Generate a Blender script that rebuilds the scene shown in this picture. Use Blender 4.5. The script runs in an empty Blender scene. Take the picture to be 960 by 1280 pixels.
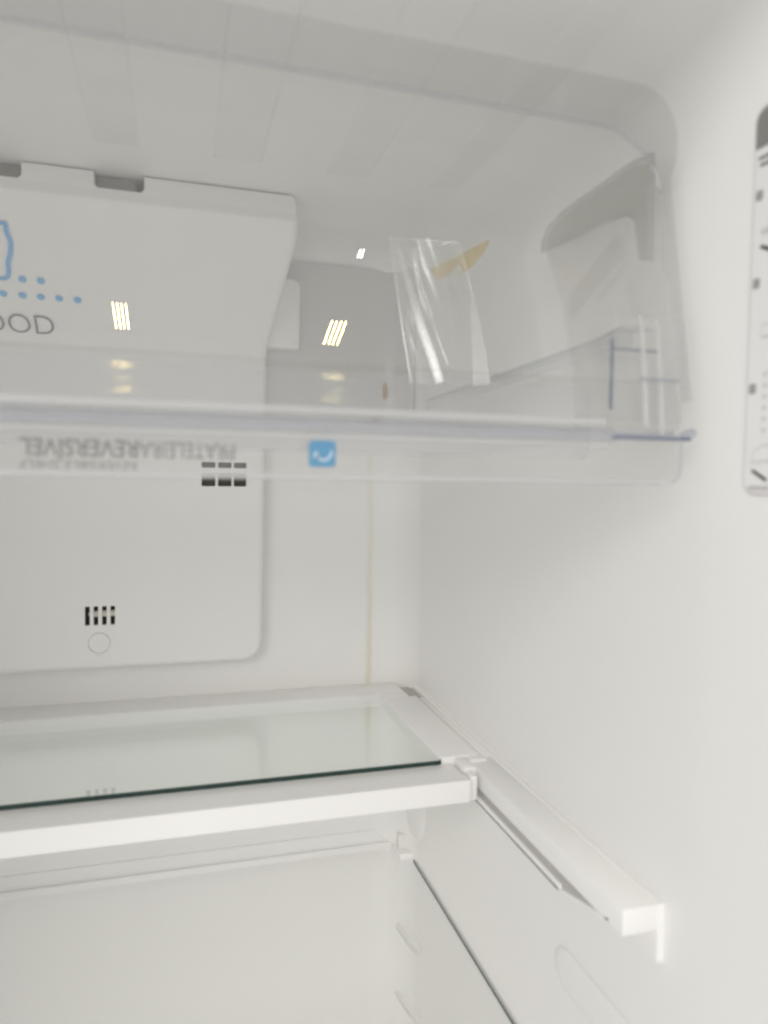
import bpy, bmesh, math, random
from mathutils import Vector, Matrix
random.seed(7)
scene = bpy.context.scene
Z0 = 1.30                       # height of the lens above the shop floor; all builders below use heights relative to it

# ------------------------------------------------------------------ camera
def cam_basis(yaw, pitch, roll):
    cy, sy, cp, sp = math.cos(yaw), math.sin(yaw), math.cos(pitch), math.sin(pitch)
    f = Vector((sy*cp, cy*cp, sp)); r = Vector((cy, -sy, 0)); u = r.cross(f)
    cr, sr = math.cos(roll), math.sin(roll)
    return cr*r + sr*u, -sr*r + cr*u, f
CR, CU, CF = cam_basis(0.2822345, -0.0438679, 0.0140828)
FPX = 884.686
cam = bpy.data.cameras.new('camera'); camo = bpy.data.objects.new('camera', cam)
scene.collection.objects.link(camo)
camo.matrix_world = Matrix(((CR.x, CU.x, -CF.x, 0), (CR.y, CU.y, -CF.y, 0), (CR.z, CU.z, -CF.z, Z0), (0, 0, 0, 1)))
cam.sensor_fit = 'AUTO'; cam.sensor_width = 36; cam.lens = FPX/1280*36
cam.clip_start = 0.01; cam.clip_end = 60
cam.dof.use_dof = True; cam.dof.focus_distance = 1.2; cam.dof.aperture_fstop = 6.6
scene.camera = camo

# ------------------------------------------------------------------ world and lamps (a shop hall in front of the open fridge)
W = bpy.data.worlds.new('World'); scene.world = W; W.use_nodes = True
bg = W.node_tree.nodes['Background']; bg.inputs[0].default_value = (1.0, 0.988, 0.968, 1); bg.inputs[1].default_value = 0.74
# even hall ambient, raised a little from below to lift the liner ceiling
_nt = W.node_tree; _tc = _nt.nodes.new('ShaderNodeTexCoord'); _sx = _nt.nodes.new('ShaderNodeSeparateXYZ'); _mr = _nt.nodes.new('ShaderNodeMapRange')
_mr.interpolation_type = 'SMOOTHSTEP'; _mr.inputs[1].default_value = -0.45; _mr.inputs[2].default_value = 0.45; _mr.inputs[3].default_value = 0.95; _mr.inputs[4].default_value = 0.90
_nt.links.new(_tc.outputs['Generated'], _sx.inputs[0]); _nt.links.new(_sx.outputs[2], _mr.inputs[0]); _nt.links.new(_mr.outputs[0], bg.inputs[1])
def area(name, loc, target, sx, sy, L, col):
    l = bpy.data.lights.new(name, 'AREA'); l.shape = 'RECTANGLE'; l.size = sx; l.size_y = sy
    l.energy = L*math.pi*sx*sy; l.color = col
    o = bpy.data.objects.new(name, l); scene.collection.objects.link(o)
    loc = Vector(loc); o.location = loc + Vector((0, 0, Z0))
    d = Vector(target) - loc
    o.rotation_euler = d.to_track_quat('-Z', 'Y').to_euler()
    return o
LAMP = Vector((-1.75, -2.5, 1.42))
area('hall_light', LAMP, (0.1, 0.6, 0), 1.7, 1.2, 9.4, (1.0, 0.973, 0.936))
area('hall_light', (0.3, -0.62, 2.3), (0.1, 0.5, 0), 1.6, 0.7, 4.6, (1.0, 0.973, 0.936))
# tube fixtures on the hall ceiling, each four (two) tubes long in the depth direction
PN = Vector((0, -0.9836, 0.1801))
def tubes(px, py, w, h, n, up, L, col):
    def hit(x, y):
        d = (CR*(x-480) - CU*(y-640) + CF*FPX).normalized()
        p = d*((Vector((0, 0.34, 0.115)).dot(PN))/d.dot(PN))
        r = d - 2*d.dot(PN)*PN
        return p + r*((up-p.z)/r.z)
    a, b, c = hit(px, py-h/2), hit(px, py+h/2), hit(px+w/2, py)
    m = hit(px, py); wid = 2*abs(c.x-m.x); ln = abs(a.y-b.y)
    for k in range(n):
        x = m.x - wid/2 + wid*(k+0.5)/n
        area('tube_light', (x, (a.y+b.y)/2, up), (x, (a.y+b.y)/2, up-1), wid/n*0.35, ln, L, col)
tubes(418.5, 416, 23, 30, 4, 2.0, 75, (1.0, 0.84, 0.38))
tubes(151, 395, 21, 32, 4, 2.0, 85, (1.0, 0.79, 0.30))
tubes(451, 317, 9, 11, 2, 2.0, 45, (1.0, 0.98, 0.92))

scene.view_settings.view_transform = 'Standard'; scene.view_settings.look = 'None'
scene.view_settings.gamma = 1; scene.view_settings.use_curve_mapping = False
scene.view_settings.exposure = -0.16
cy = scene.cycles
cy.max_bounces = 16; cy.diffuse_bounces = 8; cy.glossy_bounces = 6; cy.transmission_bounces = 12; cy.transparent_max_bounces = 40
cy.use_denoising = True; cy.caustics_reflective = True; cy.filter_width = 2.2
cy.sample_clamp_indirect = 6

# ------------------------------------------------------------------ materials
def new_mat(name):
    m = bpy.data.materials.new(name); m.use_nodes = True
    nt = m.node_tree; nt.nodes.clear()
    out = nt.nodes.new('ShaderNodeOutputMaterial')
    return m, nt, out
def N(nt, typ, **kw):
    n = nt.nodes.new(typ)
    for k, v in kw.items(): setattr(n, k, v)
    return n
def mathn(nt, op, a, b=None, c=None):
    n = N(nt, 'ShaderNodeMath', operation=op)
    for i, v in enumerate((a, b, c)):
        if v is None: continue
        if isinstance(v, (int, float)): n.inputs[i].default_value = v
        else: nt.links.new(v, n.inputs[i])
    return n.outputs[0]
def plastic(name, col, rough=0.38, var=0.02, bump=0.02, scale=22, stain=None, spec=0.5):
    m, nt, out = new_mat(name)
    p = N(nt, 'ShaderNodeBsdfPrincipled'); nt.links.new(p.outputs[0], out.inputs[0])
    p.inputs['Roughness'].default_value = rough
    p.inputs['Specular IOR Level'].default_value = spec
    tc = N(nt, 'ShaderNodeTexCoord')
    nz = N(nt, 'ShaderNodeTexNoise'); nz.inputs['Scale'].default_value = scale*0.4; nz.inputs['Detail'].default_value = 4
    nt.links.new(tc.outputs['Object'], nz.inputs['Vector'])
    mx = N(nt, 'ShaderNodeMix', data_type='RGBA')
    nt.links.new(nz.outputs[0], mx.inputs['Factor'])
    mx.inputs['A'].default_value = (*[c*(1-var) for c in col], 1)
    mx.inputs['B'].default_value = (*[min(1, c*(1+var)) for c in col[:2]], col[2]*(1+var*0.5), 1)
    colour = mx.outputs['Result']
    if stain: colour = stain(nt, tc, colour)
    nt.links.new(colour, p.inputs['Base Color'])
    n2 = N(nt, 'ShaderNodeTexNoise'); n2.inputs['Scale'].default_value = scale*1.2; n2.inputs['Detail'].default_value = 3
    nt.links.new(tc.outputs['Object'], n2.inputs['Vector'])
    b = N(nt, 'ShaderNodeBump'); b.inputs['Strength'].default_value = bump; b.inputs['Distance'].default_value = 0.01
    nt.links.new(n2.outputs[0], b.inputs['Height']); nt.links.new(b.outputs[0], p.inputs['Normal'])
    return m
def wall_stain(nt, tc, colour):
    # yellow run mark down the back wall and dried glue by the bag (fixed places on the liner)
    sx = N(nt, 'ShaderNodeSeparateXYZ'); nt.links.new(tc.outputs['Object'], sx.inputs[0])
    nz = N(nt, 'ShaderNodeTexNoise'); nz.inputs['Scale'].default_value = 26; nz.inputs['Detail'].default_value = 3
    nt.links.new(tc.outputs['Object'], nz.inputs['Vector'])
    wob = mathn(nt, 'MULTIPLY', mathn(nt, 'SUBTRACT', nz.outputs[0], 0.5), 0.008)
    d = mathn(nt, 'ABSOLUTE', mathn(nt, 'ADD', mathn(nt, 'SUBTRACT', sx.outputs[0], 0.2235), wob))
    line = N(nt, 'ShaderNodeMapRange', interpolation_type='SMOOTHSTEP'); nt.links.new(d, line.inputs[0])
    line.inputs[1].default_value = 0.0; line.inputs[2].default_value = 0.0066; line.inputs[3].default_value = 1; line.inputs[4].default_value = 0
    # heavier towards its foot
    hz = N(nt, 'ShaderNodeMapRange'); nt.links.new(sx.outputs[2], hz.inputs[0])
    hz.inputs[1].default_value = 0.99; hz.inputs[2].default_value = 0.78; hz.inputs[3].default_value = 0.14; hz.inputs[4].default_value = 0.34
    top = mathn(nt, 'LESS_THAN', sx.outputs[2], 1.14); back = mathn(nt, 'GREATER_THAN', sx.outputs[1], 0.62)
    low_ = N(nt, 'ShaderNodeMapRange'); nt.links.new(sx.outputs[2], low_.inputs[0])
    low_.inputs[1].default_value = 0.70; low_.inputs[2].default_value = 0.79; low_.inputs[3].default_value = 0.0; low_.inputs[4].default_value = 1.0
    f = mathn(nt, 'MULTIPLY', mathn(nt, 'MULTIPLY', mathn(nt, 'MULTIPLY', line.outputs[0], low_.outputs[0]), hz.outputs[0]), mathn(nt, 'MULTIPLY', top, back))
    mx = N(nt, 'ShaderNodeMix', data_type='RGBA'); nt.links.new(f, mx.inputs['Factor'])
    nt.links.new(colour, mx.inputs['A']); mx.inputs['B'].default_value = (0.60, 0.47, 0.20, 1)
    return mx.outputs['Result']
WHITE = (0.864, 0.861, 0.849)
M = {}
M['liner'] = plastic('liner_plastic', WHITE, 0.42, 0.012, 0.03, 14, wall_stain)
M['cover'] = plastic('cover_plastic', (0.85, 0.846, 0.834), 0.34, 0.012, 0.025, 18)
M['trim'] = plastic('trim_plastic', (0.875, 0.868, 0.86), 0.36, 0.012, 0.02, 30)
M['trim_aged'] = plastic('aged_trim_plastic', (0.83, 0.822, 0.80), 0.4, 0.03, 0.03, 40)
M['casing'] = plastic('casing_paint', (0.80, 0.80, 0.79), 0.3, 0.01, 0.03, 60)
M['dark'] = plastic('vent_shade_dark', (0.018, 0.014, 0.009), 0.7, 0.3, 0.1, 60)
M['dim'] = plastic('vent_shade_grey', (0.075, 0.064, 0.048), 0.7, 0.2, 0.1, 60)
M['wall_shade'] = plastic('wall_shade_grey', (0.64, 0.64, 0.63), 0.25, 0.03, 0.15, 12, spec=0.8)  # darker grey that paints shade onto the upper back wall
M['slot_shade'] = plastic('slot_shade_grey', (0.46, 0.455, 0.44), 0.5, 0.1, 0.05, 60)
M['shade'] = plastic('notch_shade_grey', (0.26, 0.255, 0.24), 0.8, 0.2, 0.2, 60)  # grey that paints the shade inside the cover's top notches
M['rod'] = plastic('sensor_rod', (0.62, 0.59, 0.54), 0.4, 0.15, 0.05, 60)
M['ink_grey'] = plastic('grey_ink', (0.20, 0.195, 0.19), 0.5, 0.05, 0.0, 60)
M['ink_faint'] = plastic('faint_grey_ink', (0.27, 0.265, 0.25), 0.5, 0.05, 0.0, 60)
M['ink_blue'] = plastic('blue_ink', (0.16, 0.44, 0.80), 0.5, 0.05, 0.0, 60)
M['badge'] = plastic('blue_badge', (0.11, 0.29, 0.47), 0.4, 0.05, 0.0, 60)
M['ink_pale'] = plastic('pale_ink', (0.55, 0.66, 0.78), 0.5, 0.05, 0.0, 60)
M['paper'] = plastic('sticker_film', (0.82, 0.82, 0.82), 0.35, 0.01, 0.01, 60)
M['head'] = plastic('sticker_header', (0.25, 0.24, 0.235), 0.4, 0.05, 0.0, 60)
M['border'] = plastic('sticker_border', (0.50, 0.47, 0.48), 0.4, 0.05, 0.0, 60)
M['box'] = plastic('sticker_box_grey', (0.36, 0.34, 0.34), 0.4, 0.05, 0.0, 60)
M['black'] = plastic('sticker_black', (0.05, 0.05, 0.05), 0.4, 0.05, 0.0, 60)
M['tan'] = plastic('sticker_tan', (0.62, 0.50, 0.44), 0.4, 0.05, 0.0, 60)
M['pale_grey'] = plastic('sticker_pale_grey', (0.62, 0.63, 0.60), 0.4, 0.05, 0.0, 60)

def clear(name, tint, haze=0.03, rough=0.04, f0=0.045, smudge=True, hazecol=(0.8, 0.8, 0.8)):
    """thin clear plastic or glass: tint per pass (deeper at a slant), Fresnel mirror, a little surface haze"""
    m, nt, out = new_mat(name)
    lw = N(nt, 'ShaderNodeLayerWeight'); lw.inputs[0].default_value = 0.5
    fac = lw.outputs['Facing']
    cosv = mathn(nt, 'MAXIMUM', mathn(nt, 'SUBTRACT', 1.0, fac), 0.12)
    inside = mathn(nt, 'SQRT', mathn(nt, 'SUBTRACT', 1.0, mathn(nt, 'DIVIDE', mathn(nt, 'SUBTRACT', 1.0, mathn(nt, 'MULTIPLY', cosv, cosv)), 2.2)))
    ex = mathn(nt, 'DIVIDE', 1.0, inside)
    cmb = N(nt, 'ShaderNodeCombineColor')
    for i in range(3): nt.links.new(mathn(nt, 'POWER', tint[i], ex), cmb.inputs[i])
    tr = N(nt, 'ShaderNodeBsdfTransparent'); nt.links.new(cmb.outputs[0], tr.inputs[0])
    gl = N(nt, 'ShaderNodeBsdfGlossy'); gl.inputs['Color'].default_value = (1, 1, 1, 1); gl.inputs['Roughness'].default_value = rough
    sch = mathn(nt, 'ADD', f0, mathn(nt, 'MULTIPLY', mathn(nt, 'POWER', fac, 5.0), 1-f0))
    mx = N(nt, 'ShaderNodeMixShader'); nt.links.new(sch, mx.inputs[0])
    nt.links.new(tr.outputs[0], mx.inputs[1]); nt.links.new(gl.outputs[0], mx.inputs[2])
    last = mx.outputs[0]
    if haze > 0:
        df = N(nt, 'ShaderNodeBsdfDiffuse'); df.inputs['Color'].default_value = (*hazecol, 1)
        tl = N(nt, 'ShaderNodeBsdfTranslucent'); tl.inputs['Color'].default_value = (*hazecol, 1)
        ad = N(nt, 'ShaderNodeMixShader'); ad.inputs[0].default_value = 0.5
        nt.links.new(df.outputs[0], ad.inputs[1]); nt.links.new(tl.outputs[0], ad.inputs[2])
        m2 = N(nt, 'ShaderNodeMixShader')
        if smudge:
            tc = N(nt, 'ShaderNodeTexCoord'); mp = N(nt, 'ShaderNodeMapping'); mp.inputs['Scale'].default_value = (14, 14, 30)
            nt.links.new(tc.outputs['Object'], mp.inputs[0])
            nz = N(nt, 'ShaderNodeTexNoise'); nz.inputs['Scale'].default_value = 1.0; nz.inputs['Detail'].default_value = 5
            nt.links.new(mp.outputs[0], nz.inputs['Vector'])
            h = mathn(nt, 'MULTIPLY', mathn(nt, 'ADD', nz.outputs[0], 0.5), haze)
            nt.links.new(h, m2.inputs[0])
        else: m2.inputs[0].default_value = haze
        nt.links.new(last, m2.inputs[1]); nt.links.new(ad.outputs[0], m2.inputs[2]); last = m2.outputs[0]
    nt.links.new(last, out.inputs[0])
    return m
M['clear'] = clear('clear_plastic', (0.978, 0.978, 0.977), 0.06, 0.003)
M['foot'] = clear('curved_clear_plastic', (0.975, 0.975, 0.975), 0.06, 0.06, 0.018)
M['clear_thick'] = clear('thick_clear_plastic', (0.95, 0.952, 0.957), 0.07, 0.08)
M['pale_edge'] = clear('pale_clear_edge', (0.90, 0.905, 0.935), 0.12, 0.12, smudge=False)
M['bead'] = clear('bead_clear_plastic', (0.93, 0.927, 0.94), 0.08, 0.15, smudge=False)
M['ridge'] = clear('painted_highlight_plastic', (0.93, 0.93, 0.93), 0.42, 0.15, smudge=False, hazecol=(0.9, 0.9, 0.9))  # white haze put into the plastic to paint highlight lines
M['side'] = clear('side_clear_plastic', (0.975, 0.975, 0.97), 0.12, 0.10)
M['clear_edge'] = clear('clear_plastic_edge', (0.84, 0.855, 0.895), 0.10, 0.15, smudge=False)
M['clear_rim'] = clear('clear_plastic_rim', (0.94, 0.942, 0.945), 0.03, 0.08)
M['hinge_edge'] = clear('hinge_edge_plastic', (0.60, 0.63, 0.73), 0.14, 0.15, smudge=False)
M['frost'] = clear('grained_clear_plastic', (0.965, 0.966, 0.966), 0.05, 0.45)
M['glass'] = clear('shelf_glass', (0.972, 0.986, 0.978), 0.004, 0.004, 0.14)
M['glass_low'] = clear('lower_shelf_glass', (0.984, 0.985, 0.983), 0.003, 0.012, 0.045)
M['glass_edge'] = clear('shelf_glass_edge', (0.03, 0.085, 0.075), 0.03, 0.1, smudge=False, hazecol=(0.1, 0.25, 0.22))
M['film'] = clear('bag_film', (0.975, 0.975, 0.97), 0.13, 0.14, 0.09, hazecol=(0.85, 0.85, 0.83))
M['film_fold'] = clear('creased_bag_film', (0.93, 0.93, 0.92), 0.25, 0.24, 0.20, hazecol=(0.92, 0.91, 0.88))
M['tape'] = clear('yellow_tape', (0.94, 0.885, 0.69), 0.19, 0.2, 0.05, hazecol=(0.82, 0.66, 0.34))
M['residue'] = plastic('dried_glue', (0.50, 0.30, 0.08), 0.4, 0.2, 0.2, 200)

# ------------------------------------------------------------------ helpers
def thing(name, label, cat, loc, group=None):
    o = bpy.data.objects.new(name, None); scene.collection.objects.link(o)
    o.location = (loc[0], loc[1], loc[2]+Z0); o['label'] = label; o['category'] = cat
    if group: o['group'] = group
    o.empty_display_size = 0.05
    return o
def root_of(o):
    while o.parent: o = o.parent
    return o
def obj(name, bm, mats, parent, smooth=True, angle=35, label=None):
    r = root_of(parent); off = Vector((r.location.x, r.location.y, r.location.z-Z0))
    bmesh.ops.translate(bm, verts=bm.verts, vec=-off)
    bmesh.ops.recalc_face_normals(bm, faces=bm.faces)
    me = bpy.data.meshes.new(name); bm.to_mesh(me); bm.free()
    for m in (mats if isinstance(mats, (list, tuple)) else [mats]): me.materials.append(m)
    if smooth:
        me.polygons.foreach_set('use_smooth', [True]*len(me.polygons)); me.set_sharp_from_angle(angle=math.radians(angle))
    o = bpy.data.objects.new(name, me); scene.collection.objects.link(o); o.parent = parent
    if label: o['label'] = label
    return o
def add_box(bm, lo, hi, bev=0.0, seg=2, mat=0):
    lo, hi = Vector(lo), Vector(hi)
    r = bmesh.ops.create_cube(bm, size=1.0)
    vs = r['verts']
    for v in vs: v.co = Vector(((lo[i]+hi[i])/2 + v.co[i]*(hi[i]-lo[i]) for i in range(3)))
    fs = set(f for v in vs for f in v.link_faces)
    for f in fs: f.material_index = mat
    if bev > 0:
        es = set(e for v in vs for e in v.link_edges)
        bmesh.ops.bevel(bm, geom=list(es), offset=bev, segments=seg, affect='EDGES', profile=0.5, clamp_overlap=True, material=mat)
def box(lo, hi, bev=0.0, seg=2):
    bm = bmesh.new(); add_box(bm, lo, hi, bev, seg); return bm
def add_plate(bm, pts, o, u, v, n, t, edge=1, face=0, bev=0.0, two=False):
    """flat outline pts (2-D) in the frame o,u,v pushed along n by t"""
    o, u, v, n = map(Vector, (o, u, v, n))
    a = [bm.verts.new(o+u*p[0]+v*p[1]) for p in pts]; b = [bm.verts.new(o+u*p[0]+v*p[1]+n*t) for p in pts]
    f0 = bm.faces.new(a); f1 = bm.faces.new(b[::-1]); f0.material_index = f1.material_index = face
    k = len(pts)
    for i in range(k):
        f = bm.faces.new((a[i], b[i], b[(i+1) % k], a[(i+1) % k])); f.material_index = edge
    if bev > 0:
        es = list(set(f0.edges) | set(f1.edges))
        bmesh.ops.bevel(bm, geom=es, offset=bev, segments=2, affect='EDGES', profile=0.5, clamp_overlap=True)
def rrect(x0, x1, y0, y1, r, n=6):
    out = []
    for cx, cy, a0 in ((x1-r, y1-r, 0), (x0+r, y1-r, 90), (x0+r, y0+r, 180), (x1-r, y0+r, 270)):
        for k in range(n+1):
            a = math.radians(a0+90*k/n); out.append((cx+r*math.cos(a), cy+r*math.sin(a)))
    return out
def strip_solid(bm, P, Q, nrm, t, mat=0, edge=1):
    """ribbon between polylines P and Q with thickness t along nrm[i]"""
    n = len(P); P = [Vector(p) for p in P]; Q = [Vector(q) for q in Q]
    g = [[bm.verts.new(p) for p in P], [bm.verts.new(q) for q in Q],
         [bm.verts.new(q+Vector(nrm[i])*t) for i, q in enumerate(Q)], [bm.verts.new(p+Vector(nrm[i])*t) for i, p in enumerate(P)]]
    for i in range(n-1):
        for k in range(4):
            f = bm.faces.new((g[k][i], g[k][i+1], g[(k+1) % 4][i+1], g[(k+1) % 4][i])); f.material_index = (mat, edge, mat, edge)[k]
    bm.faces.new([g[k][0] for k in range(4)]).material_index = edge
    bm.faces.new([g[k][n-1] for k in range(3, -1, -1)]).material_index = edge
def add_tube(bm, pts, r, seg=8, mat=0):
    pts = [Vector(p) for p in pts]; rings = []
    rs = r if isinstance(r, (list, tuple)) else [r]*len(pts)
    for i, p in enumerate(pts):
        d = (pts[min(i+1, len(pts)-1)]-pts[max(i-1, 0)]).normalized()
        a = d.cross(Vector((0, 0, 1)) if abs(d.z) < 0.9 else Vector((0, 1, 0))).normalized(); b = d.cross(a)
        rings.append([bm.verts.new(p+(a*math.cos(2*math.pi*k/seg)+b*math.sin(2*math.pi*k/seg))*rs[i]) for k in range(seg)])
    for i in range(len(pts)-1):
        for k in range(seg):
            bm.faces.new((rings[i][k], rings[i][(k+1) % seg], rings[i+1][(k+1) % seg], rings[i+1][k])).material_index = mat
    bm.faces.new(rings[0][::-1]).material_index = mat; bm.faces.new(rings[-1]).material_index = mat
def profile_x(bm, prof, x0, x1, mats=None):
    """closed (y,z) profile run along x"""
    a = [bm.verts.new((x0, y, z)) for y, z in prof]; b = [bm.verts.new((x1, y, z)) for y, z in prof]; k = len(prof)
    for i in range(k):
        f = bm.faces.new((a[i], a[(i+1) % k], b[(i+1) % k], b[i])); f.material_index = mats[i] if mats else 0
    for f in (bm.faces.new(a[::-1]), bm.faces.new(b)): f.material_index = 1 if mats else 0
def boolean(o, cutters):
    """cut the boxes/discs in 'cutters' (bmeshes) out of o"""
    tmp = []
    for bm in cutters:
        r = root_of(o); off = Vector((r.location.x, r.location.y, r.location.z-Z0))
        bmesh.ops.translate(bm, verts=bm.verts, vec=-off)
        bmesh.ops.recalc_face_normals(bm, faces=bm.faces)
        me = bpy.data.meshes.new('cutter'); bm.to_mesh(me); bm.free()
        c = bpy.data.objects.new('cutter', me); scene.collection.objects.link(c); c.location = r.location; tmp.append(c)
        md = o.modifiers.new('cut', 'BOOLEAN'); md.operation = 'DIFFERENCE'; md.solver = 'EXACT'; md.object = c
    bpy.context.view_layer.update()
    dg = bpy.context.evaluated_depsgraph_get()
    me = bpy.data.meshes.new_from_object(o.evaluated_get(dg), depsgraph=dg)
    o.modifiers.clear(); old = o.data; o.data = me; me.name = old.name
    me.polygons.foreach_set('use_smooth', [True]*len(me.polygons)); me.set_sharp_from_angle(angle=math.radians(30))
    for c in tmp:
        d = c.data; bpy.data.objects.remove(c); bpy.data.meshes.remove(d)
def text_bm(body, height, bold=0.0):
    """lettering as a flat mesh in its own x,y plane, lower left at 0, cap height = height"""
    cu = bpy.data.curves.new('lettering', 'FONT'); cu.body = body; cu.size = 1.0; cu.offset = bold; cu.resolution_u = 4
    o = bpy.data.objects.new('lettering', cu); scene.collection.objects.link(o); bpy.context.view_layer.update()
    me = bpy.data.meshes.new_from_object(o); bm = bmesh.new(); bm.from_mesh(me)
    bpy.data.objects.remove(o); bpy.data.curves.remove(cu); bpy.data.meshes.remove(me)
    x0 = min(v.co.x for v in bm.verts); x1 = max(v.co.x for v in bm.verts)
    for v in bm.verts: v.co.x -= x0
    s = height/0.72
    for v in bm.verts: v.co *= s
    return bm, (x1-x0)*s
def place(bm, o, u, v):
    o, u, v = Vector(o), Vector(u), Vector(v)
    for w in bm.verts: w.co = o+u*w.co.x+v*w.co.y

# ------------------------------------------------------------------ the refrigerator: liner and casing
D, WR, WL, ZT, ZB, YF = 0.83, 0.275, -0.33, 0.275, -0.98, 0.17
fridge = thing('refrigerator', 'open white refrigerator with its liner walls and vented back cover seen from inside the doorway', 'refrigerator', (0, YF, ZB-0.06))
def loop(ix, iz, r, flare):
    xl, xr, zb, zt = WL+ix-flare, WR-ix+flare, ZB+iz-flare, ZT-iz+flare
    pts = []
    for cx, cz, a0 in ((xr-r, zt-r, 0), (xl+r, zt-r, 90), (xl+r, zb+r, 180), (xr-r, zb+r, 270)):
        for k in range(11):
            a = math.radians(a0+9*k); x, z = cx+r*math.cos(a), cz+r*math.sin(a)
            pts.append((x, z))
    return pts
bm = bmesh.new(); rings = []
R = 0.05
lay = [(YF, 0, 0, 0.0065), (0.30, 0, 0, 0.001), (0.318, 0, 0, 0.0001), (0.325, 0, 0, 0), (0.5, 0, 0, 0), (0.65, 0, 0, 0)]
for k in range(11):
    a = math.radians(9*k); lay.append((D-R+R*math.sin(a), R*(1-math.cos(a)), 0.5*R*(1-math.cos(a)), 0))
for y, ix, iz, fl in lay: rings.append([bm.verts.new((x, y, z)) for x, z in loop(ix, iz, 0.034, fl)])
n = len(rings[0])
for i in range(len(rings)-1):
    for k in range(n): bm.faces.new((rings[i][k], rings[i][(k+1) % n], rings[i+1][(k+1) % n], rings[i+1][k]))
bm.faces.new(rings[-1])
liner = obj('inner_liner', bm, M['liner'], fridge, angle=50)
# outer casing: five outside faces and the front rim round the opening
bm = bmesh.new()
co = [(WL-0.045, ZB-0.06), (WR+0.05, ZB-0.06), (WR+0.05, ZT+0.06), (WL-0.045, ZT+0.06)]
lp = loop(0, 0, 0.034, 0.0065)
a = [bm.verts.new((x, YF, z)) for x, z in co]; b = [bm.verts.new((x, 0.9, z)) for x, z in co]
for i in range(4): bm.faces.new((a[i], a[(i+1) % 4], b[(i+1) % 4], b[i]))
bm.faces.new(b)
inn = [bm.verts.new((x, YF, z)) for x, z in lp]
q = [0, 11, 22, 33]
corner = [2, 3, 0, 1]
for j in range(4):
    seg = [inn[(q[j]+k)] for k in range(11)]
    for k in range(10): bm.faces.new((a[corner[j]], seg[k], seg[k+1]))
    bm.faces.new((a[corner[j]], seg[10], inn[(q[j]+11) % 44], a[corner[(j+1) % 4]]))
obj('outer_casing', bm, M['casing'], fridge, smooth=False)
# raised ribs running back along the ceiling
for x0, x1 in ((-0.172, -0.134), (-0.0685, -0.0312), (0.0265, 0.0695), (0.1249, 0.1655), (0.2221, 0.2530)):
    bm = bmesh.new()
    z = ZT+0.0005
    prof = [(0.34, z), (0.352, z-0.0018), (0.631, z-0.0018), (0.638, z)]
    t = [[bm.verts.new((x, y, zz)) for y, zz in prof] for x in (x0, x1)]
    for v in (t[0][1], t[0][2]): v.co.x += 0.002
    for v in (t[1][1], t[1][2]): v.co.x -= 0.002
    for i in range(3): bm.faces.new((t[0][i], t[0][i+1], t[1][i+1], t[1][i]))
    bm.faces.new(t[0]); bm.faces.new(t[1])
    bm.faces.new((t[0][0], t[0][3], t[1][3], t[1][0]))
    bmesh.ops.bevel(bm, geom=[e for e in bm.edges], offset=0.0008, segments=2, affect='EDGES')
    obj('ceiling_rib', bm, M['liner'], fridge)

# ------------------------------------------------------------------ air duct cover on the back wall
YM = 0.800                                         # front of its lower sheet
TOPY = 0.687
key = [(0.2746, TOPY+0.007, 0.1012), (0.2738, TOPY+0.0069, 0.1045), (0.2712, TOPY+0.0068, 0.1069), (0.2686, TOPY+0.0066, 0.1086), (0.2655, TOPY+0.0064, 0.1093), (0.2585, TOPY+0.006, 0.1095), (0.2565, TOPY+0.0052, 0.1097), (0.2490, TOPY+0.0002, 0.1100), (0.2465, TOPY-0.0005, 0.1100), (0.2425, TOPY+0.0008, 0.1100), (0.2385, TOPY+0.0035, 0.1100), (0.231, TOPY+0.0085, 0.1097),
       (0.150, 0.7945, 0.0948), (0.143, 0.7988, 0.0941), (0.133, YM, 0.0938), (-0.05, YM, 0.0925), (-0.17, YM, 0.0908)]
rad = 0.022
lv = list(key)
for k in range(0, 11):
    a = math.radians(9*k); lv.append((-0.183-rad*math.sin(a), YM, 0.0908-rad+rad*math.cos(a)))
pts = [Vector((x, z)) for z, y, x in lv]
nrm = []
for i in range(len(pts)):
    if i == len(pts)-1: nn = Vector((0, -1))
    else:
        d = pts[min(i+1, len(pts)-1)]-pts[max(i-1, 0)]; nn = Vector((-d.y, d.x)).normalized()
    nrm.append(nn)
XL, B = -0.312, 0.007
Bl = [0.0012 if i < 3 else 0.003 if i < 6 else B for i in range(len(pts))]
bm = bmesh.new(); Rr = []; Ll = []
K = 5
for k in range(K+1):
    ph = math.radians(90*k/K); ins = [b_*(1-math.sin(ph)) for b_ in Bl]; dep = [b_*(1-math.cos(ph)) for b_ in Bl]
    Rr.append([bm.verts.new((p.x-nn.x*ins[i], lv[i][1]+dep[i], p.y-nn.y*ins[i])) for i, (p, nn) in enumerate(zip(pts, nrm))])
    Ll.append([bm.verts.new((XL, lv[i][1]+dep[i], p.y-nn.y*ins[i])) if (k in (0,) or i == len(pts)-1) else None for i, (p, nn) in enumerate(zip(pts, nrm))])
Rr.append([bm.verts.new((p.x, 0.834, p.y)) for p in pts]); Ll.append([bm.verts.new((XL, 0.834, p.y)) for p in pts])
m_ = len(pts); KK = len(Rr)-1
for i in range(m_-1):
    bm.faces.new((Ll[0][i], Rr[0][i], Rr[0][i+1], Ll[0][i+1])); bm.faces.new((Ll[KK][i], Ll[KK][i+1], Rr[KK][i+1], Rr[KK][i]))
    for k in range(KK): bm.faces.new((Rr[k][i], Rr[k+1][i], Rr[k+1][i+1], Rr[k][i+1]))
for k in range(KK): bm.faces.new((Ll[k][-1], Rr[k][-1], Rr[k+1][-1], Ll[k+1][-1]))
bm.faces.new([Ll[0][i] for i in range(m_)]+[Ll[k][-1] for k in range(1, KK)]+[Ll[KK][i] for i in range(m_-1, -1, -1)])
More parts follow.
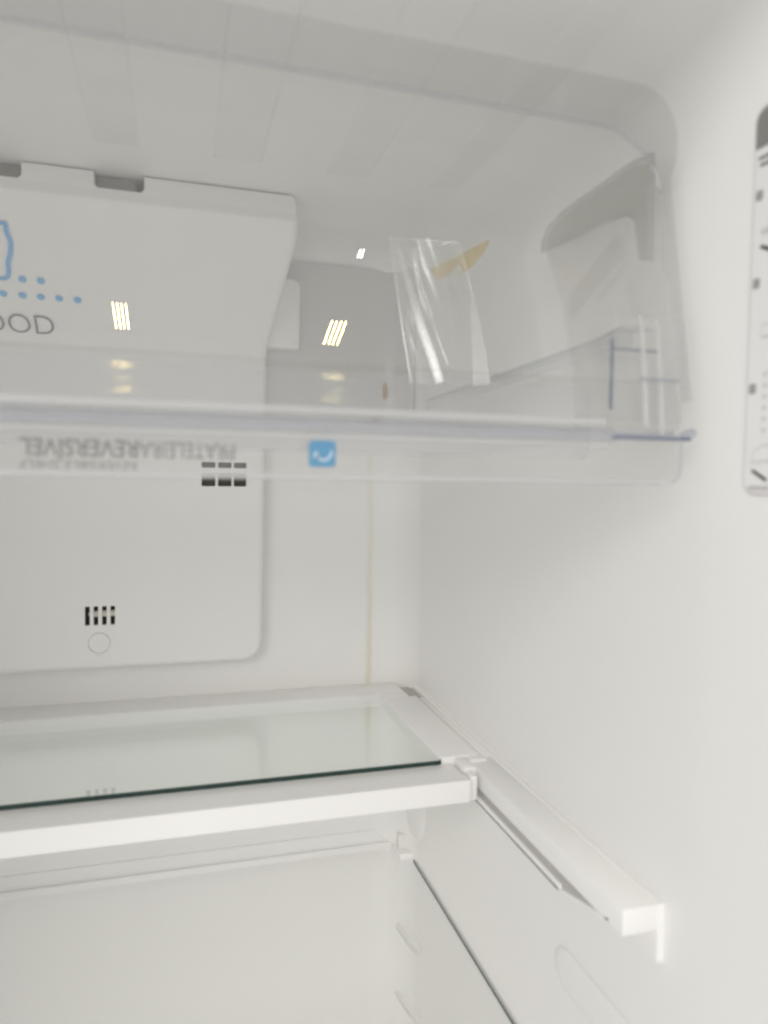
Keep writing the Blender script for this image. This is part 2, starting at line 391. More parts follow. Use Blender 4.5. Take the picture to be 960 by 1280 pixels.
bm.faces.new([Rr[k][0] for k in range(KK+1)]+[Ll[KK][0], Ll[0][0]])
cover = obj('air_duct_cover', bm, M['cover'], fridge)
cut = []
for x0, x1 in ((-0.0745, -0.0308), (-0.19, -0.1325)):             # notches in its top edge
    c = bmesh.new(); add_plate(c, [(x0+0.0040, 0.2590), (x1-0.003, 0.2590), (x1, 0.2620), (x1, 0.29), (x0, 0.29), (x0+0.0012, 0.2615)], (0, 0.66, 0), (1, 0, 0), (0, 0, 1), (0, 1, 0), 0.085, 0, 0); cut.append(c)
for x0, x1 in ((0.0237, 0.0385), (0.0412, 0.0560), (0.0583, 0.0721)):   # upper vent: three slots
    cut.append(box((x0, 0.78, -0.0085), (x1, 0.810, 0.0058), 0.0008, 1)); cut.append(box((x0, 0.78, 0.0118), (x1, 0.810, 0.0180), 0.0008, 1))
for x0, x1 in ((-0.0955, -0.0905), (-0.0869, -0.0822), (-0.0785, -0.0738), (-0.0702, -0.0655)):   # lower vent: four slots
    cut.append(box((x0, 0.78, -0.1575), (x1, 0.810, -0.1372), 0.0006, 1))
c = bmesh.new()                                                    # ring groove round the knock-out plug
for rr, yy in ((0.0112, 0.0), ):
    s = 40
    ro, ri = 0.01115, 0.0105
    vv = [[c.verts.new((-0.0812+r_*math.cos(2*math.pi*k/s), y_, -0.1765+r_*math.sin(2*math.pi*k/s))) for k in range(s)] for r_, y_ in ((ro, 0.79), (ri, 0.79), (ri, 0.8018), (ro, 0.8018))]
    for j in range(4):
        for k in range(s): c.faces.new((vv[j][k], vv[j][(k+1) % s], vv[(j+1) % 4][(k+1) % s], vv[(j+1) % 4][k]))
cut.append(c)
cut.append(box((-0.0842, 0.79, -0.1905), (-0.0782, 0.8009, -0.1893)))
boolean(cover, cut)
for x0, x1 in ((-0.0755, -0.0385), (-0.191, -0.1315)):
    obj('notch_shade_plate', box((x0, 0.7050, 0.2570), (x1, 0.7085, 0.2738)), M['shade'], cover)  # plate added in each notch, its grey stands for the shade there
# inside the slots: dark plates standing in for their shade, and a rod
obj('vent_shade_plate', box((0.021, 0.8065, -0.0115), (0.0745, 0.8085, 0.0205)), M['dim'], cover)
obj('vent_shade_plate', box((-0.098, 0.8065, -0.1605), (-0.063, 0.8085, -0.1345)), M['dark'], cover)
bm = bmesh.new(); add_tube(bm, [(-0.0920, 0.8052, -0.1462), (-0.0912, 0.8050, -0.1462), (-0.088, 0.8048, -0.1460), (-0.063, 0.8045, -0.1455)], [0.0012, 0.0026, 0.0034, 0.0034], 12)
obj('sensor_rod', bm, M['rod'], cover)
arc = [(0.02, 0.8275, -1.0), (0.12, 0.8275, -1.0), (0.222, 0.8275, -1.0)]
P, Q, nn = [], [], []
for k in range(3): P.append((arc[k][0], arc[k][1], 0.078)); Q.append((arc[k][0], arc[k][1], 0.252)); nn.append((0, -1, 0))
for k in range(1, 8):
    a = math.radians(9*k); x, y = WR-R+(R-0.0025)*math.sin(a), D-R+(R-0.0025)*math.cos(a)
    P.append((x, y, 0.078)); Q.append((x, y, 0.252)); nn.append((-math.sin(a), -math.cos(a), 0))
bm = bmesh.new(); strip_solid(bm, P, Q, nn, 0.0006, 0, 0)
obj('shade_panel', bm, M['wall_shade'], fridge, label='added grey sheet standing in for shade on the upper back wall beside the cover')  # invented sheet, put in to darken the wall like shade
# mounting tab standing out behind its side
bm = bmesh.new(); add_plate(bm, [(0.06, 0.1488), (0.1300, 0.1488), (0.1310, 0.150)]+[(0.1232+0.008*math.cos(math.radians(a)), 0.2172+0.008*math.sin(math.radians(a))) for a in range(0, 91, 15)]+[(0.06, 0.2252)], (0, 0.806, 0), (1, 0, 0), (0, 0, 1), (0, 1, 0), 0.027, 0, 0, 0.0015)
obj('mounting_tab', bm, M['trim'], cover)
# print on the sloped sheet of the cover: find the sheet's y at a height z
def sheet_y(z):
    for (z0, y0, _), (z1, y1, _) in zip(key, key[1:]):
        if z0 >= z >= z1: return y0+(y1-y0)*(z0-z)/(z0-z1)
    return YM
def on_sheet(px, py):
    d = CR*(px-480)-CU*(py-640)+CF*FPX
    lo, hi = 0.5, 0.9
    for _ in range(40):
        y = (lo+hi)/2; z = d.z*y/d.y
        if y < sheet_y(z): lo = y
        else: hi = y
    return Vector((d.x*y/d.y, y, d.z*y/d.y))
slope = Vector((0, 0.7945-(TOPY+0.0085), -(0.231-0.150))).normalized()          # down the sloped sheet
sup = -slope; sn = Vector((0, -sup.z, sup.y)).normalized()
if sn.y > 0: sn = -sn
p1 = on_sheet(69, 419); cap = (on_sheet(60, 392)-on_sheet(60, 419)).length
bm, wdt = text_bm('FOOD', cap, -0.012)
sx = (on_sheet(69, 405)-on_sheet(18, 401)).length/(wdt*0.475)
for v in bm.verts: v.co.x = (v.co.x-wdt)*sx
bmesh.ops.subdivide_edges(bm, edges=list(bm.edges), cuts=1)
place(bm, p1, (1, 0, 0), sup)
for w in bm.verts: w.co.y = sheet_y(w.co.z)-0.0006
obj('lettering', bm, M['ink_grey'], cover, smooth=False)
for px, py in ((28, 349), (51, 351), (4, 367), (28, 369), (51, 371), (74, 373), (97, 375)):
    bm = bmesh.new(); c0 = on_sheet(px, py)
    add_plate(bm, [(0.0035*math.cos(2*math.pi*k/14), 0.0035*math.sin(2*math.pi*k/14)) for k in range(14)], c0+sn*0.0001, (1, 0, 0), sup, sn, 0.0004, 0, 0)
    obj('dot', bm, M['ink_blue'], cover)
path = [(-36, 275), (-20, 279), (-4, 279), (6, 279), (8, 290), (13, 302), (13, 316), (10, 328), (11, 340), (8, 347), (0, 348), (-20, 347), (-42, 346), (-47, 340), (-44, 326), (-46, 312), (-44, 298), (-38, 286), (-36, 275)]
ctr = [on_sheet(*p) for p in path]
bm = bmesh.new(); fine = []
for i in range(len(ctr)-1):
    p0, pa, pb, p3 = ctr[max(i-1, 0)], ctr[i], ctr[i+1], ctr[min(i+2, len(ctr)-1)]
    for k in range(4):
        t = k/4; fine.append(0.5*((2*pa)+(pb-p0)*t+(2*p0-5*pa+4*pb-p3)*t*t+(3*pa-p0-3*pb+p3)*t**3))
P, Q = [], []
for i, p in enumerate(fine):
    d = (fine[(i+1) % len(fine)]-fine[i-1]).normalized(); s = d.cross(sn).normalized()*0.0019
    P.append(p-s+sn*0.0001); Q.append(p+s+sn*0.0001)
P.append(P[0]); Q.append(Q[0])
strip_solid(bm, P, Q, [sn]*len(P), 0.0004, 0, 0); obj('bottle_outline', bm, M['ink_blue'], cover)

# ------------------------------------------------------------------ wall mouldings of the fridge
# sliding rail on the right wall that carries the glass shelf
bm = bmesh.new()
add_box(bm, (0.2475, 0.3446, -0.2632), (0.2712, 0.5760, -0.2470), 0.0012, 2)
add_box(bm, (0.2642, 0.5755, -0.2600), (0.2712, 0.7570, -0.2472), 0.0008, 2)
rail = obj('shelf_rail', bm, M['trim'], fridge)
bm = bmesh.new(); add_plate(bm, [(0.3435, -0.2462), (0.3435, -0.2800)]+[(0.3435+0.0035*(1-math.cos(math.radians(a))), -0.2805-0.0035*math.sin(math.radians(a))) for a in range(0, 91, 18)]+[(0.362, -0.284), (0.385, -0.2680), (0.806, -0.2680), (0.806, -0.2462)], (0.2708, 0, 0), (0, 1, 0), (0, 0, 1), (1, 0, 0), 0.0052, 0, 0, 0.0007)
obj('back_plate', bm, M['trim'], rail)
bm = bmesh.new()                                    # lower lip of the rail with its ramp up at the front
P = [(0.2475, 0.806, -0.2775), (0.2475, 0.44, -0.2775), (0.2475, 0.415, -0.2775), (0.2475, 0.366, -0.2655), (0.2475, 0.358, -0.2630)]
strip_solid(bm, [(0.2712, y, z) for _, y, z in P], P, [(0, 0, 1)]*5, 0.0035, 0, 0)
strip_solid(bm, [(0.2475, y, z+0.001) for _, y, z in P[:3]], [(0.2475, y, z+0.0068) for _, y, z in P[:3]], [(1, 0, 0)]*3, 0.0028, 0, 0)
bmesh.ops.bevel(bm, geom=list(bm.edges), offset=0.0006, segments=1, affect='EDGES')
obj('runner_lip', bm, M['trim'], rail)
# rounded boss under the rail at the back, two wedge rests in the corner, one rounded rest nearer the door
bm = bmesh.new(); bmesh.ops.create_uvsphere(bm, u_segments=24, v_segments=14, radius=1.0)
for v in bm.verts: v.co = Vector((0.279+v.co.x*0.012, 0.8+v.co.y*0.045, -0.392+v.co.z*0.043))
obj('wall_boss', bm, M['liner'], fridge)
for z in (-0.537, -0.622, -0.707):
    bm = bmesh.new()
    vs = [bm.verts.new(p) for p in ((0.279, 0.846, z+0.004), (0.2765, 0.748, z-0.016), (0.2775, 0.822, z-0.062), (0.2570, 0.818, z-0.012))]
    for f in ((0, 3, 1), (0, 2, 3), (3, 2, 1), (0, 1, 2)): bm.faces.new([vs[i] for i in f])
    bmesh.ops.bevel(bm, geom=list(bm.edges), offset=0.0025, segments=3, affect='EDGES')
    obj('shelf_rest', bm, M['liner'], fridge, angle=60)
bm = bmesh.new(); add_tube(bm, [(0.2745, 0.464, -0.358), (0.2745, 0.4625, -0.358), (0.2745, 0.458, -0.358), (0.2745, 0.452, -0.358), (0.2745, 0.444, -0.358), (0.2745, 0.22, -0.3580)], [0.001, 0.006, 0.0115, 0.0145, 0.016, 0.016], 32)
for v in bm.verts: v.co.x = 0.2745+(v.co.x-0.2745)*0.11
obj('rounded_rest', bm, M['liner'], fridge, angle=70)
obj('rear_ledge', box((-0.325, 0.788, -0.712), (0.258, 0.829, -0.7005), 0.002), M['trim_aged'], fridge)

# ------------------------------------------------------------------ middle glass shelf in its white frame
shelf = thing('glass_shelf', 'glass shelf in a thick white frame, held by the rail on the right wall', 'shelf', (0, 0.68, -0.275))
XF = -0.318
bm = bmesh.new()
add_box(bm, (0.2225, 0.5795, -0.2600), (0.2618, 0.7590, -0.2452), 0.0016, 3)
add_box(bm, (0.2225, 0.7560, -0.2602), (0.2540, 0.7755, -0.2453), 0.0016, 3)       # right strip
add_box(bm, (XF, 0.7735, -0.2600), (0.2535, 0.8200, -0.2454), 0.0016, 3)           # back strip
add_box(bm, (XF, 0.5400, -0.2655), (0.2350, 0.5860, -0.2505), 0.0022, 3)           # front bar
obj('frame', bm, M['trim'], shelf)
bm = bmesh.new(); add_plate(bm, [(0.0, -0.2475), (0.0, -0.2660), (0.006, -0.2690), (0.012, -0.2690), (0.012, -0.2475)], (XF, 0.5345, 0), (0, 1, 0), (0, 0, 1), (1, 0, 0), 0.2335-XF, 0, 0, 0.0012)
obj('front_rail', bm, M['trim'], shelf)
bm = bmesh.new(); add_plate(bm, rrect(XF+0.005, 0.2240, 0.5765, 0.7760, 0.003, 3), (0, 0, -0.2502), (1, 0, 0), (0, 1, 0), (0, 0, 1), 0.0042, 1, 0)
obj('glass_pane', bm, [M['glass'], M['glass_edge']], shelf, smooth=False)
bm = bmesh.new(); add_box(bm, (0.2365, 0.5560, -0.2560), (0.2480, 0.5830, -0.2462), 0.0018, 2)
add_box(bm, (0.2480, 0.5680, -0.2545), (0.2640, 0.5800, -0.2455), 0.0015, 2)
obj('clip', bm, M['trim'], shelf)
bm = bmesh.new(); add_box(bm, (0.2370, 0.5440, -0.2700), (0.2440, 0.5580, -0.2490), 0.0015, 2)
obj('clip', bm, M['trim'], shelf)
obj('foam_pad', box((0.196, 0.7690, -0.2462), (0.2165, 0.7765, -0.2448), 0.0004, 1), M['paper'], shelf)

obj('slot_shade_plate', box((0.2542, 0.7592, -0.2560), (0.2703, 0.8080, -0.2500)), M['slot_shade'], shelf)  # grey plate added in the gap to paint its shade
# ------------------------------------------------------------------ lower glass shelf
low = thing('glass_shelf', 'frameless glass shelf with narrow rear trim, lowest one, below the white framed shelf', 'shelf', (0, 0.6, -0.456))
bm = bmesh.new()
prof = [(0.8235, -0.4515), (0.8235, -0.4490), (0.8290, -0.4330), (0.8298, -0.4330), (0.8298, -0.4560), (0.8240, -0.4560)]
profile_x(bm, prof, XF, 0.2540)
add_box(bm, (XF, 0.8205, -0.4540), (0.2545, 0.8240, -0.4465), 0.0009, 2)
add_plate(bm, [(0.2525, 0.8230), (0.2570, 0.7945), (0.2590, 0.7930), (0.2720, 0.7930), (0.2735, 0.7945), (0.2735, 0.826), (0.2525, 0.8295)], (0, 0, -0.4566), (1, 0, 0), (0, 1, 0), (0, 0, 1), 0.0075, 0, 0, 0.0010)
obj('rear_trim', bm, M['trim'], low)
obj('clip', box((0.2585, 0.8060, -0.4500), (0.2690, 0.8260, -0.4320), 0.0012), M['trim_aged'], low)
bm = bmesh.new(); add_plate(bm, [(XF, 0.33), (0.2728, 0.33), (0.2728, 0.7925), (0.2575, 0.7925), (0.2560, 0.8285), (XF, 0.8285)], (0, 0, -0.4605), (1, 0, 0), (0, 1, 0), (0, 0, 1), 0.0036, 1, 0)
for f in bm.faces:
    if f.material_index == 1 and f.calc_center_median().x < 0.2727: f.material_index = 0
obj('glass_pane', bm, [M['glass_low'], M['glass_edge']], low, smooth=False)

# ------------------------------------------------------------------ the clear reversible shelf with its tall front
rev = thing('reversible_shelf', 'clear plastic shelf bin with tall transparent front and upside-down grey lettering on its lip', 'shelf bin', (0, 0.45, 0.0))
XE = 0.262
def fy(z): return 0.3268+(z-0.045)*0.1831             # the tilted front: y of its face at height z
pz = Vector((0, 0.1801, 0.9836))
o0 = Vector((0, fy(0.0450), 0.0450)); topv = 0.1590
rc = 0.036
edge_pts = [(XE, 0.0104), (XE, topv-rc)]+[(XE-rc+rc*math.cos(math.radians(a)), topv-rc+rc*math.sin(math.radians(a))) for a in range(9, 91, 9)]
outline = edge_pts+[(XF, topv), (XF, 0.0104)]
bm = bmesh.new(); add_plate(bm, outline, o0, (1, 0, 0), pz, -PN, 0.0025, 1, 0)
obj('front_panel', bm, [M['clear'], M['clear_rim']], rev)
# rim flange following the outline, wide along the top and dying out down the side
P, Q, nn = [], [], []
run = [(XF, topv), (-0.1, topv), (0.05, topv), (0.15, topv)]+edge_pts[::-1][:-1]
fine = run+[(XE, topv-rc-0.02), (XE, topv-rc-0.05), (XE, 0.03), (XE, 0.0)]
for i, (x, v) in enumerate(fine):
    base = o0+Vector((x, 0, 0))+pz*v
    corner_a = 0.0 if v >= topv-1e-6 else min(1.0, (topv-v)/(rc*0.85))
    wdt = 0.029*(1-corner_a)**0.8+0.0045
    if i < 4: outn = Vector((0, 0.18, 0.98))
    elif v > topv-rc: outn = (Vector((x-(XE-rc), 0, 0))+pz*(v-(topv-rc))).normalized()
    else: outn = Vector((1, 0, 0))
    P.append(base); Q.append(base+Vector((0, -1, 0.05))*wdt+outn*0.001); nn.append(outn)
bm = bmesh.new(); strip_solid(bm, P, Q, nn, 0.0022, 0, 1)
obj('rim', bm, [M['clear_rim'], M['clear_rim']], rev, angle=60)
bm = bmesh.new(); add_tube(bm, [o0+Vector((x, -0.001, 0))+pz*v for x, v in [(XF, topv-0.001), (0.10, topv-0.001)]+[(x-0.002, v-0.002) for x, v in edge_pts[::-1][:-1]]], 0.0014, 8)
obj('rim_bead', bm, M['bead'], rev)
# hinge bar: the thick rolled moulding along the foot of the front
prof = [(0.3225, 0.0215), (0.3190, 0.0222), (0.3182, 0.0246), (0.3190, 0.0276), (0.3215, 0.0288), (0.3285, 0.0290), (0.3285, 0.0215)]
bm = bmesh.new(); profile_x(bm, prof, XF, 0.2170)
obj('hinge_bar', bm, [M['clear_thick']], rev, angle=60)
bm = bmesh.new(); add_tube(bm, [(XF, 0.3228, 0.0318), (0.2120, 0.3228, 0.0318)], 0.0021, 14); obj('hinge_highlight_bead', bm, M['ridge'], rev)  # added white bead standing in for a specular highlight
# scalloped foot of the front: two shallow curves under the flat sheet
front = [(fy(0.0550), 0.0550)]
for z0, z1, t0, t1 in ((0.0550, 0.0425, 8.2, 16.5), (0.0425, 0.0335, 8.0, 18.5)):
    y, z = front[-1]
    for k in range(12):
        t = math.radians(t0+(t1-t0)*(k+0.5)/12); dz = (z1-z0)/12; y += math.tan(t)*dz; z += dz; front.append((y, z))
bm = bmesh.new()
A = [(XF, y, z) for y, z in front]; B_ = [(0.2600, y, z) for y, z in front]
strip_solid(bm, A, B_, [(0, 1, -0.2)]*len(front), 0.0025, 0, 0)
obj('panel_foot', bm, [M['foot']], rev, angle=20)
bm = bmesh.new(); add_box(bm, (XF, 0.3170, 0.0226), (0.2150, 0.3215, 0.0262), 0.0005, 1); obj('hinge_edge', bm, [M['pale_edge']], rev)
obj('hinge_edge', box((0.2155, 0.3165, 0.0232), (0.2615, 0.3225, 0.0256), 0.0006, 1), [M['hinge_edge']], rev)
# end block of the hinge: a hollow box of clear plastic
bm = bmesh.new()
add_box(bm, (0.2172, 0.3245, 0.0390), (0.2181, 0.3275, 0.0760), 0.0004, 1)
add_box(bm, (0.2181, 0.3245, 0.0704), (0.2450, 0.3275, 0.0713), 0.0004, 1)
obj('end_block', bm, [M['hinge_edge']], rev)
bm = bmesh.new()
for x, z0, z1 in ((0.2355, 0.030, 0.086), (0.2455, 0.026, 0.084)):
    add_tube(bm, [(x, 0.3285, z1+0.004), (x, 0.3262, z1-0.004), (x, 0.3230, (z0+z1)/2), (x+0.001, 0.3215, z0)], [0.0007, 0.0012, 0.0014, 0.0014], 8)
obj('end_highlight_rib', bm, [M['ridge']], rev)  # ribs whitened to paint bright reflected streaks at the end
obj('end_face', box((0.2170, 0.3240, 0.0262), (0.2600, 0.3262, 0.0880), 0.001, 2), [M['clear']], rev)
obj('hinge_pin', box((0.2330, 0.3200, 0.0546), (0.2560, 0.3235, 0.0562), 0.0006, 1), [M['clear_edge']], rev)
bm = bmesh.new(); add_tube(bm, [(0.2590, 0.3200, 0.0262), (0.2650, 0.3210, 0.0280)], [0.0028, 0.0028], 12); obj('hinge_pin', bm, [M['clear_edge']], rev)
# lower lip that carries the print
bm = bmesh.new()
lipo = [(XF, 0.0230), (XF, 0.0), (XE-0.010, 0.0)]+[(XE-0.010+0.008*math.sin(math.radians(a)), 0.008-0.008*math.cos(math.radians(a))) for a in range(15, 91, 15)]+[(XE-0.001, 0.0230)]
add_plate(bm, lipo, (0, 0.3225, 0), (1, 0, 0), (0, 0, 1), (0, 1, 0), 0.0025, 1, 0)
lip = obj('lip', bm, [M['clear'], M['clear_edge']], rev)
bm = bmesh.new(); add_tube(bm, [(XF, 0.3238, 0.0014), (0.2480, 0.3238, 0.0014)], 0.0015, 10); obj('lip_bead', bm, [M['ridge']], rev)  # bead whitened to paint a bright highlight along the lip
bm = bmesh.new(); add_tube(bm, [(XF, 0.3212, 0.0200), (0.2130, 0.3212, 0.0200)], 0.0009, 8); obj('hinge_highlight_bead', bm, M['ridge'], rev)  # second added bead, a thin painted highlight line
yp = 0.3221
def lip_text(body, xr, xl, ztop, zbot, mat, bold):
    bm, wd = text_bm(body, ztop-zbot, bold); s = (xr-xl)/wd
    for v in bm.verts: v.co.x *= s
    place(bm, (xr, yp, ztop), (-1, 0, 0), (0, 0, -1)); obj('lettering', bm, mat, lip, smooth=False)
lip_text('PRATELEIRA', 0.0238, -0.0165, 0.0156, 0.0082, M['ink_grey'], -0.004)
lip_text('REVERS\u00cdVEL', -0.0170, -0.0632, 0.0158, 0.0083, M['ink_grey'], 0.012)
lip_text('REVERSIBLE SHELF', -0.0175, -0.0632, 0.0068, 0.0032, M['ink_grey'], -0.004)
bm = bmesh.new(); add_plate(bm, rrect(0.0572, 0.0697, 0.0060, 0.0182, 0.0018), (0, 0.3222, 0), (1, 0, 0), (0, 0, 1), (0, -1, 0), 0.0003, 0, 0)
badge = obj('badge', bm, M['badge'], lip)
bm = bmesh.new(); P, Q = [], []
for k in range(15):                                   # the curved turning arrow on the badge
    a = math.radians(205+160*k/14); cx, cz = 0.0640, 0.0131
    P.append((cx+0.0030*math.cos(a), 0.3217, cz+0.0034*math.sin(a))); Q.append((cx+0.0041*math.cos(a), 0.3217, cz+0.0045*math.sin(a)))
strip_solid(bm, P, Q, [(0, -1, 0)]*15, 0.0002, 0, 0)
add_plate(bm, [(0.0588, 0.0105), (0.0625, 0.0102), (0.0603, 0.0135)], (0, 0.3217, 0), (1, 0, 0), (0, 0, 1), (0, -1, 0), 0.0002, 0, 0)
obj('arrow', bm, M['ink_pale'], lip)
# the floor of the bin and its folded rear corner
bm = bmesh.new(); add_plate(bm, [(XF, 0.3290)]+[(0.2600, 0.3290)]+[(0.2600-0.02+0.02*math.cos(math.radians(a)), 0.60+0.02*math.sin(math.radians(a))) for a in range(0, 91, 15)]+[(XF, 0.62)], (0, 0, 0.0268), (1, 0, 0), (0, 1, 0), (0, 0, 1), 0.0028, 1, 0)
obj('shelf_plate', bm, [M['frost'], M['clear_edge']], rev)
bm = bmesh.new(); add_plate(bm, rrect(XF, 0.2105, 0.0130, 0.0515, 0.006), (0, 0.3330, 0), (1, 0, 0), (0, 0, 1), (0, 1, 0), 0.002, 1, 0)
obj('inner_lip', bm, [M['clear_thick'], M['clear_rim']], rev)
# side panel: its top steps back from the front corner, its rear edge curves down
side = [(fy(0.03)+0.003, 0.030), (fy(0.185)+0.002, 0.1840), (0.372, 0.1890), (0.40, 0.1895), (0.448, 0.1880), (0.466, 0.1850), (0.474, 0.179), (0.476, 0.170), (0.4640, 0.150), (0.4520, 0.128), (0.4420, 0.100), (0.4340, 0.075), (0.4300, 0.030)]
bm = bmesh.new(); add_plate(bm, side, (XE-0.0025, 0, 0), (0, 1, 0), (0, 0, 1), (1, 0, 0), 0.0025, 1, 0)
obj('side_panel', bm, [M['side'], M['clear_rim']], rev)
band = [(0.3500, 0.1270), (0.3515, 0.1880), (0.372, 0.1905), (0.448, 0.1895), (0.468, 0.1862), (0.4770, 0.1780), (0.4775, 0.1700), (0.440, 0.1665), (0.401, 0.1650), (0.374, 0.1615), (0.3640, 0.1540), (0.3600, 0.1300)]
bm = bmesh.new(); add_plate(bm, band, (XE-0.0062, 0, 0), (0, 1, 0), (0, 0, 1), (1, 0, 0), 0.0032, 1, 0, 0.0006)
M['skirt'] = clear('side_skirt_plastic', (0.885, 0.885, 0.872), 0.06, 0.2, smudge=False, hazecol=(0.5, 0.5, 0.48))
obj('side_rim', bm, [M['skirt'], M['skirt']], rev)
# ledge along the side that carries a tray
bm = bmesh.new()
P = [(0.2640, 0.355, 0.0905), (0.2640, 0.366, 0.0950), (0.2640, 0.390, 0.0920), (0.2640, 0.60, 0.0890), (0.2640, 0.70, 0.0885)]
strip_solid(bm, P, [(0.2500, y, z-0.002) for _, y, z in P], [(0, 0, -1)]*5, 0.0022, 0, 1)
strip_solid(bm, [(0.2500, y, z-0.002) for _, y, z in P], [(0.2500, y, z-0.013) for _, y, z in P], [(-1, 0, 0)]*5, 0.0018, 0, 1)
obj('side_ledge', bm, [M['clear_rim'], M['clear_edge']], rev)

# ------------------------------------------------------------------ small bag of clear film with old tape on it
bag = thing('plastic_bag', 'small crumpled clear film sleeve with yellowed tape standing inside the clear bin', 'plastic bag', (0.19, 0.52, 0.0296))
def bp(px, py, y):
    d = CR*(px-480)-CU*(py-640)+CF*FPX
    return d*(y/d.y)
def film_grid(cornerpx, y, nu, nv, amp, seed, ph=0.0):
    """crumpled film between four corners (top left, top right, bottom right, bottom left)"""
    rnd = random.Random(seed); tl, tr, br, bl = [bp(*p, y) for p in cornerpx]
    k1, k2, k3 = rnd.uniform(5, 8), rnd.uniform(10, 15), rnd.uniform(2, 4)
    bm = bmesh.new(); g = []
    for j in range(nv+1):
        row = []
        for i in range(nu+1):
            u, v = i/nu, j/nv
            p = (tl*(1-u)+tr*u)*(1-v)+(bl*(1-u)+br*u)*v
            d = math.sin(u*k1+v*k3+ph)*0.6+math.sin(u*k2-v*1.7+seed)*0.4+rnd.uniform(-.12, .12)
            row.append(bm.verts.new(p+Vector((0, amp*d, amp*0.25*math.sin(u*9+seed)*(1-v)))))
        g.append(row)
    for j in range(nv):
        for i in range(nu): bm.faces.new((g[j][i], g[j][i+1], g[j+1][i+1], g[j+1][i]))
    return bm
obj('film_sheet', film_grid([(486, 297), (572, 303), (618, 482), (514, 480)], 0.515, 22, 16, 0.004, 3), M['film'], bag, angle=180)
obj('film_sheet', film_grid([(490, 306), (582, 318), (614, 481), (520, 480)], 0.530, 18, 14, 0.005, 5), M['film'], bag, angle=180)
def fold_strip(pxs, yc, widths, r, ridge=0.0, nw=9):
    """a rounded crease of film: a strip curved (radius r) about its run, leaning so that it faces the hall lamp"""
    a, b = bp(*pxs[0], yc), bp(*pxs[-1], yc); mid = (a+b)/2
    l = (LAMP-mid).normalized(); v = (-mid).normalized(); h = (l+v).normalized()
    ax = (b-a).normalized(); lean = -(h.x*ax.x+h.z*ax.z)/h.y*(b-a).length
    rows = []; bm = bmesh.new()
    for i, (p, w) in enumerate(zip(pxs, widths)):
        t = (bp(*p, yc)-a).length/(b-a).length; c = bp(*p, yc+lean*(t-0.5))
        ax2 = (bp(*pxs[min(i+1, len(pxs)-1)], yc)-bp(*pxs[max(i-1, 0)], yc)).normalized(); wd = ax2.cross(h).normalized()
        row = []
        for k in range(nw):
            s = (k/(nw-1)-0.5)*w; row.append(bm.verts.new(c+wd*s-h*(s*s/(2*r))+h*(ridge*(1 if k % 2 else -1)*min(1, w/0.01))))
        rows.append(row)
    for i in range(len(rows)-1):
        for k in range(nw-1): bm.faces.new((rows[i][k], rows[i][k+1], rows[i+1][k+1], rows[i+1][k]))
    return bm
obj('film_fold', fold_strip([(498, 311), (501, 318), (504, 330), (514, 364), (527, 410), (538, 440), (550, 478)], 0.505, [0.001, 0.0035, 0.0035, 0.0055, 0.0066, 0.0068, 0.0070], 0.022), M['film_fold'], bag, angle=180)
obj('film_fold', fold_strip([(521, 336), (530, 365), (540, 394)], 0.506, [0.0006, 0.0010, 0.0006], 0.01, 0, 5), M['film_fold'], bag, angle=180)
obj('film_fold', fold_strip([(540, 400), (548, 424), (560, 456)], 0.506, [0.0006, 0.0010, 0.0005], 0.01, 0, 5), M['film_fold'], bag, angle=180)
for run_, w_ in (([(487, 297), (494, 345), (503, 410), (514, 478)], 0.0010), ([(573, 303), (581, 330), (590, 364)], 0.0014), ([(488, 297), (528, 300), (572, 303)], 0.0012)):
    obj('hem', fold_strip(run_, 0.513, [w_*0.6]+[w_]*(len(run_)-2)+[w_*0.6], 0.006, 0, 5), M['film_fold'], bag, angle=180)
obj('film_fold', fold_strip([(545, 308), (556, 304), (567, 301)], 0.512, [0.0005, 0.0028, 0.0005], 0.01, 0, 5), M['film_fold'], bag, angle=180)
bm = fold_strip([(585, 352), (590, 368), (592, 385), (595, 410), (599, 445), (602, 481)], 0.508, [0.0006, 0.0018, 0.0045, 0.0075, 0.0105, 0.0132], 0.05, 0.00009, 15)
M['gather'] = clear('gathered_film', (0.93, 0.93, 0.92), 0.6, 0.28, 0.22, hazecol=(0.95, 0.94, 0.92))
obj('gathered_edge', bm, M['gather'], bag, angle=20)
bm = bmesh.new(); tp = [(536, 336), (562, 325), (590, 310), (611, 299), (611, 304), (603, 318), (592, 331), (580, 342), (574, 330), (560, 345), (548, 350)]
f_ = [bm.verts.new(bp(a, b, 0.5225)) for a, b in tp]; b_ = [bm.verts.new(bp(a, b, 0.5231)) for a, b in tp]
bm.faces.new(f_); bm.faces.new(b_[::-1])
for i in range(len(tp)): bm.faces.new((f_[i], f_[(i+1) % len(tp)], b_[(i+1) % len(tp)], b_[i]))
obj('adhesive_tape', bm, M['tape'], bag, smooth=False)
# dried glue drips on the back corner behind the bin
for px, py, w, h in ((481, 489, 0.0024, 0.010), (470, 528, 0.007, 0.004)):
    bm = bmesh.new(); c0 = bp(px, py, 0.822); bmesh.ops.create_uvsphere(bm, u_segments=12, v_segments=8, radius=1.0, matrix=Matrix.Translation(c0) @ Matrix.Diagonal((w, 0.006, h, 1)))
    obj('glue_drip', bm, M['residue'], fridge)

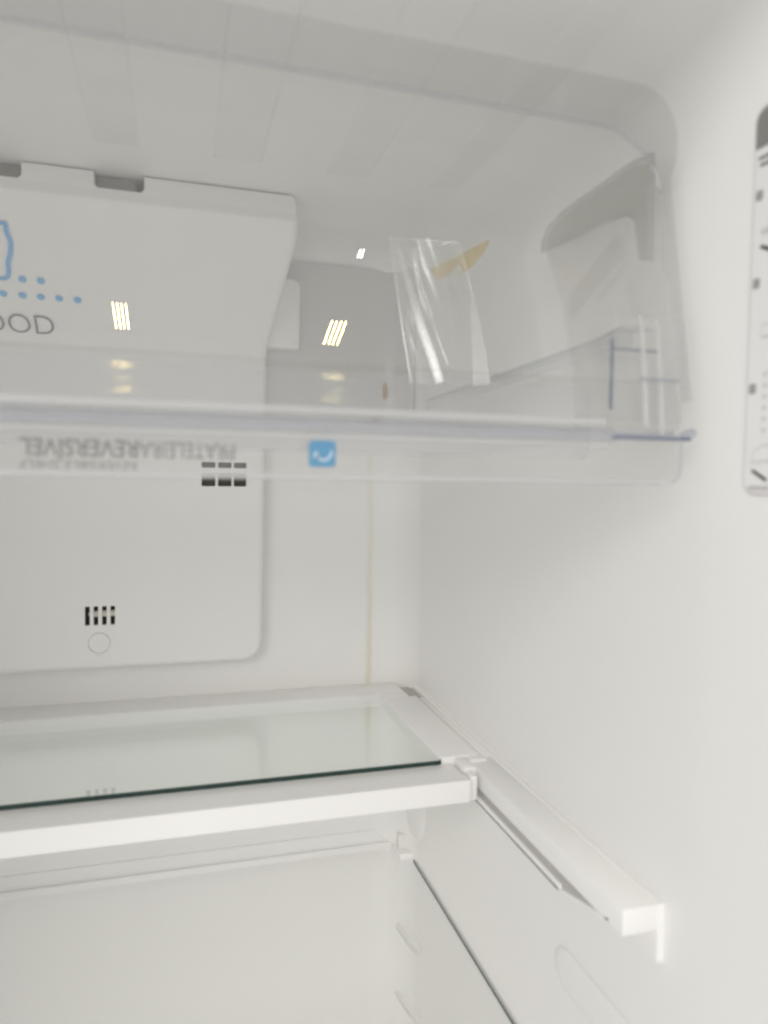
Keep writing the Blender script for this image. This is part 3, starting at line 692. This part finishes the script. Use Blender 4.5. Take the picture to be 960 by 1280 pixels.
# ------------------------------------------------------------------ instruction sticker on the right wall
st = thing('instruction_sticker', 'white instruction sticker with grey header and border on the right wall near the opening', 'sticker', (0.2755, 0.26, 0.09))
dirf = Vector((0.0424, -1, 0)).normalized()              # towards the door along the flared wall
stup = Vector((0, 0, 1))
so = Vector((0.2761, 0.2955, 0.0)); sno = stup.cross(dirf).normalized()
if sno.x > 0: sno = -sno
def wallflat(pts, lift, mat, name, t=0.0002):
    bm = bmesh.new(); add_plate(bm, pts, so+sno*(0.0002+lift), dirf, stup, sno, t, 0, 0); return obj(name, bm, mat, st)
SW = 0.075
wallflat(rrect(0.0, SW, -0.0045, 0.1865, 0.007), 0.0, M['border'], 'border')
wallflat(rrect(0.0007, SW-0.0007, -0.0038, 0.1858, 0.0064), 0.0003, M['paper'], 'sheet')
hd = [p for p in rrect(0.0012, SW-0.0012, 0.10, 0.1853, 0.006) if p[1] > 0.15]
wallflat(hd+[(0.0012, 0.1665), (SW-0.0012, 0.1665)], 0.0006, M['head'], 'header')
for z, x in ((0.1615, 0.003), (0.1580, 0.004)):
    wallflat(rrect(x, 0.040, z-0.0008, z+0.0008, 0.0005, 2), 0.0006, M['ink_grey'], 'text_line')
for z in (0.1435, 0.1005, 0.0485):
    wallflat(rrect(0.0022, 0.0062, z-0.0025, z+0.0025, 0.0008, 2), 0.0006, M['box'], 'number_box')
def arrow(x, z, s, mat):
    wallflat([(x, z), (x+0.010*s, z-0.0055*s), (x+0.0095*s, z-0.0075*s), (x-0.001*s, z-0.0015*s)], 0.0006, mat, 'arrow')
arrow(0.0066, 0.1190, 0.95, M['black']); arrow(0.0062, 0.0085, 0.85, M['black'])
wallflat(rrect(0.0060, 0.020, 0.1235, 0.1265, 0.0012, 3), 0.0006, M['pale_grey'], 'drawing')
wallflat(rrect(0.0082, 0.024, 0.0730, 0.0795, 0.0015, 3), 0.0006, M['tan'], 'drawing')
wallflat(rrect(0.0086, 0.023, 0.0736, 0.0789, 0.0013, 3), 0.0009, M['paper'], 'drawing')
wallflat([(0.0045, 0.0115), (0.0065, 0.0180), (0.013, 0.021), (0.022, 0.017), (0.016, 0.012)], 0.0006, M['pale_grey'], 'drawing')
wallflat([(0.0055, 0.0122), (0.0071, 0.0174), (0.013, 0.0200), (0.020, 0.0166), (0.0155, 0.0127)], 0.0009, M['paper'], 'drawing')
for k in range(8):
    wallflat(rrect(0.0040+k*0.0016, 0.0050+k*0.0016, -0.0022, 0.0002, 0.0003, 2), 0.0006, M['border'], 'small_print')
for k in range(6):
    wallflat(rrect(0.0105, 0.0130, 0.054-k*0.0055, 0.0560-k*0.0055, 0.0004, 2), 0.0006, M['pale_grey'], 'text_line')
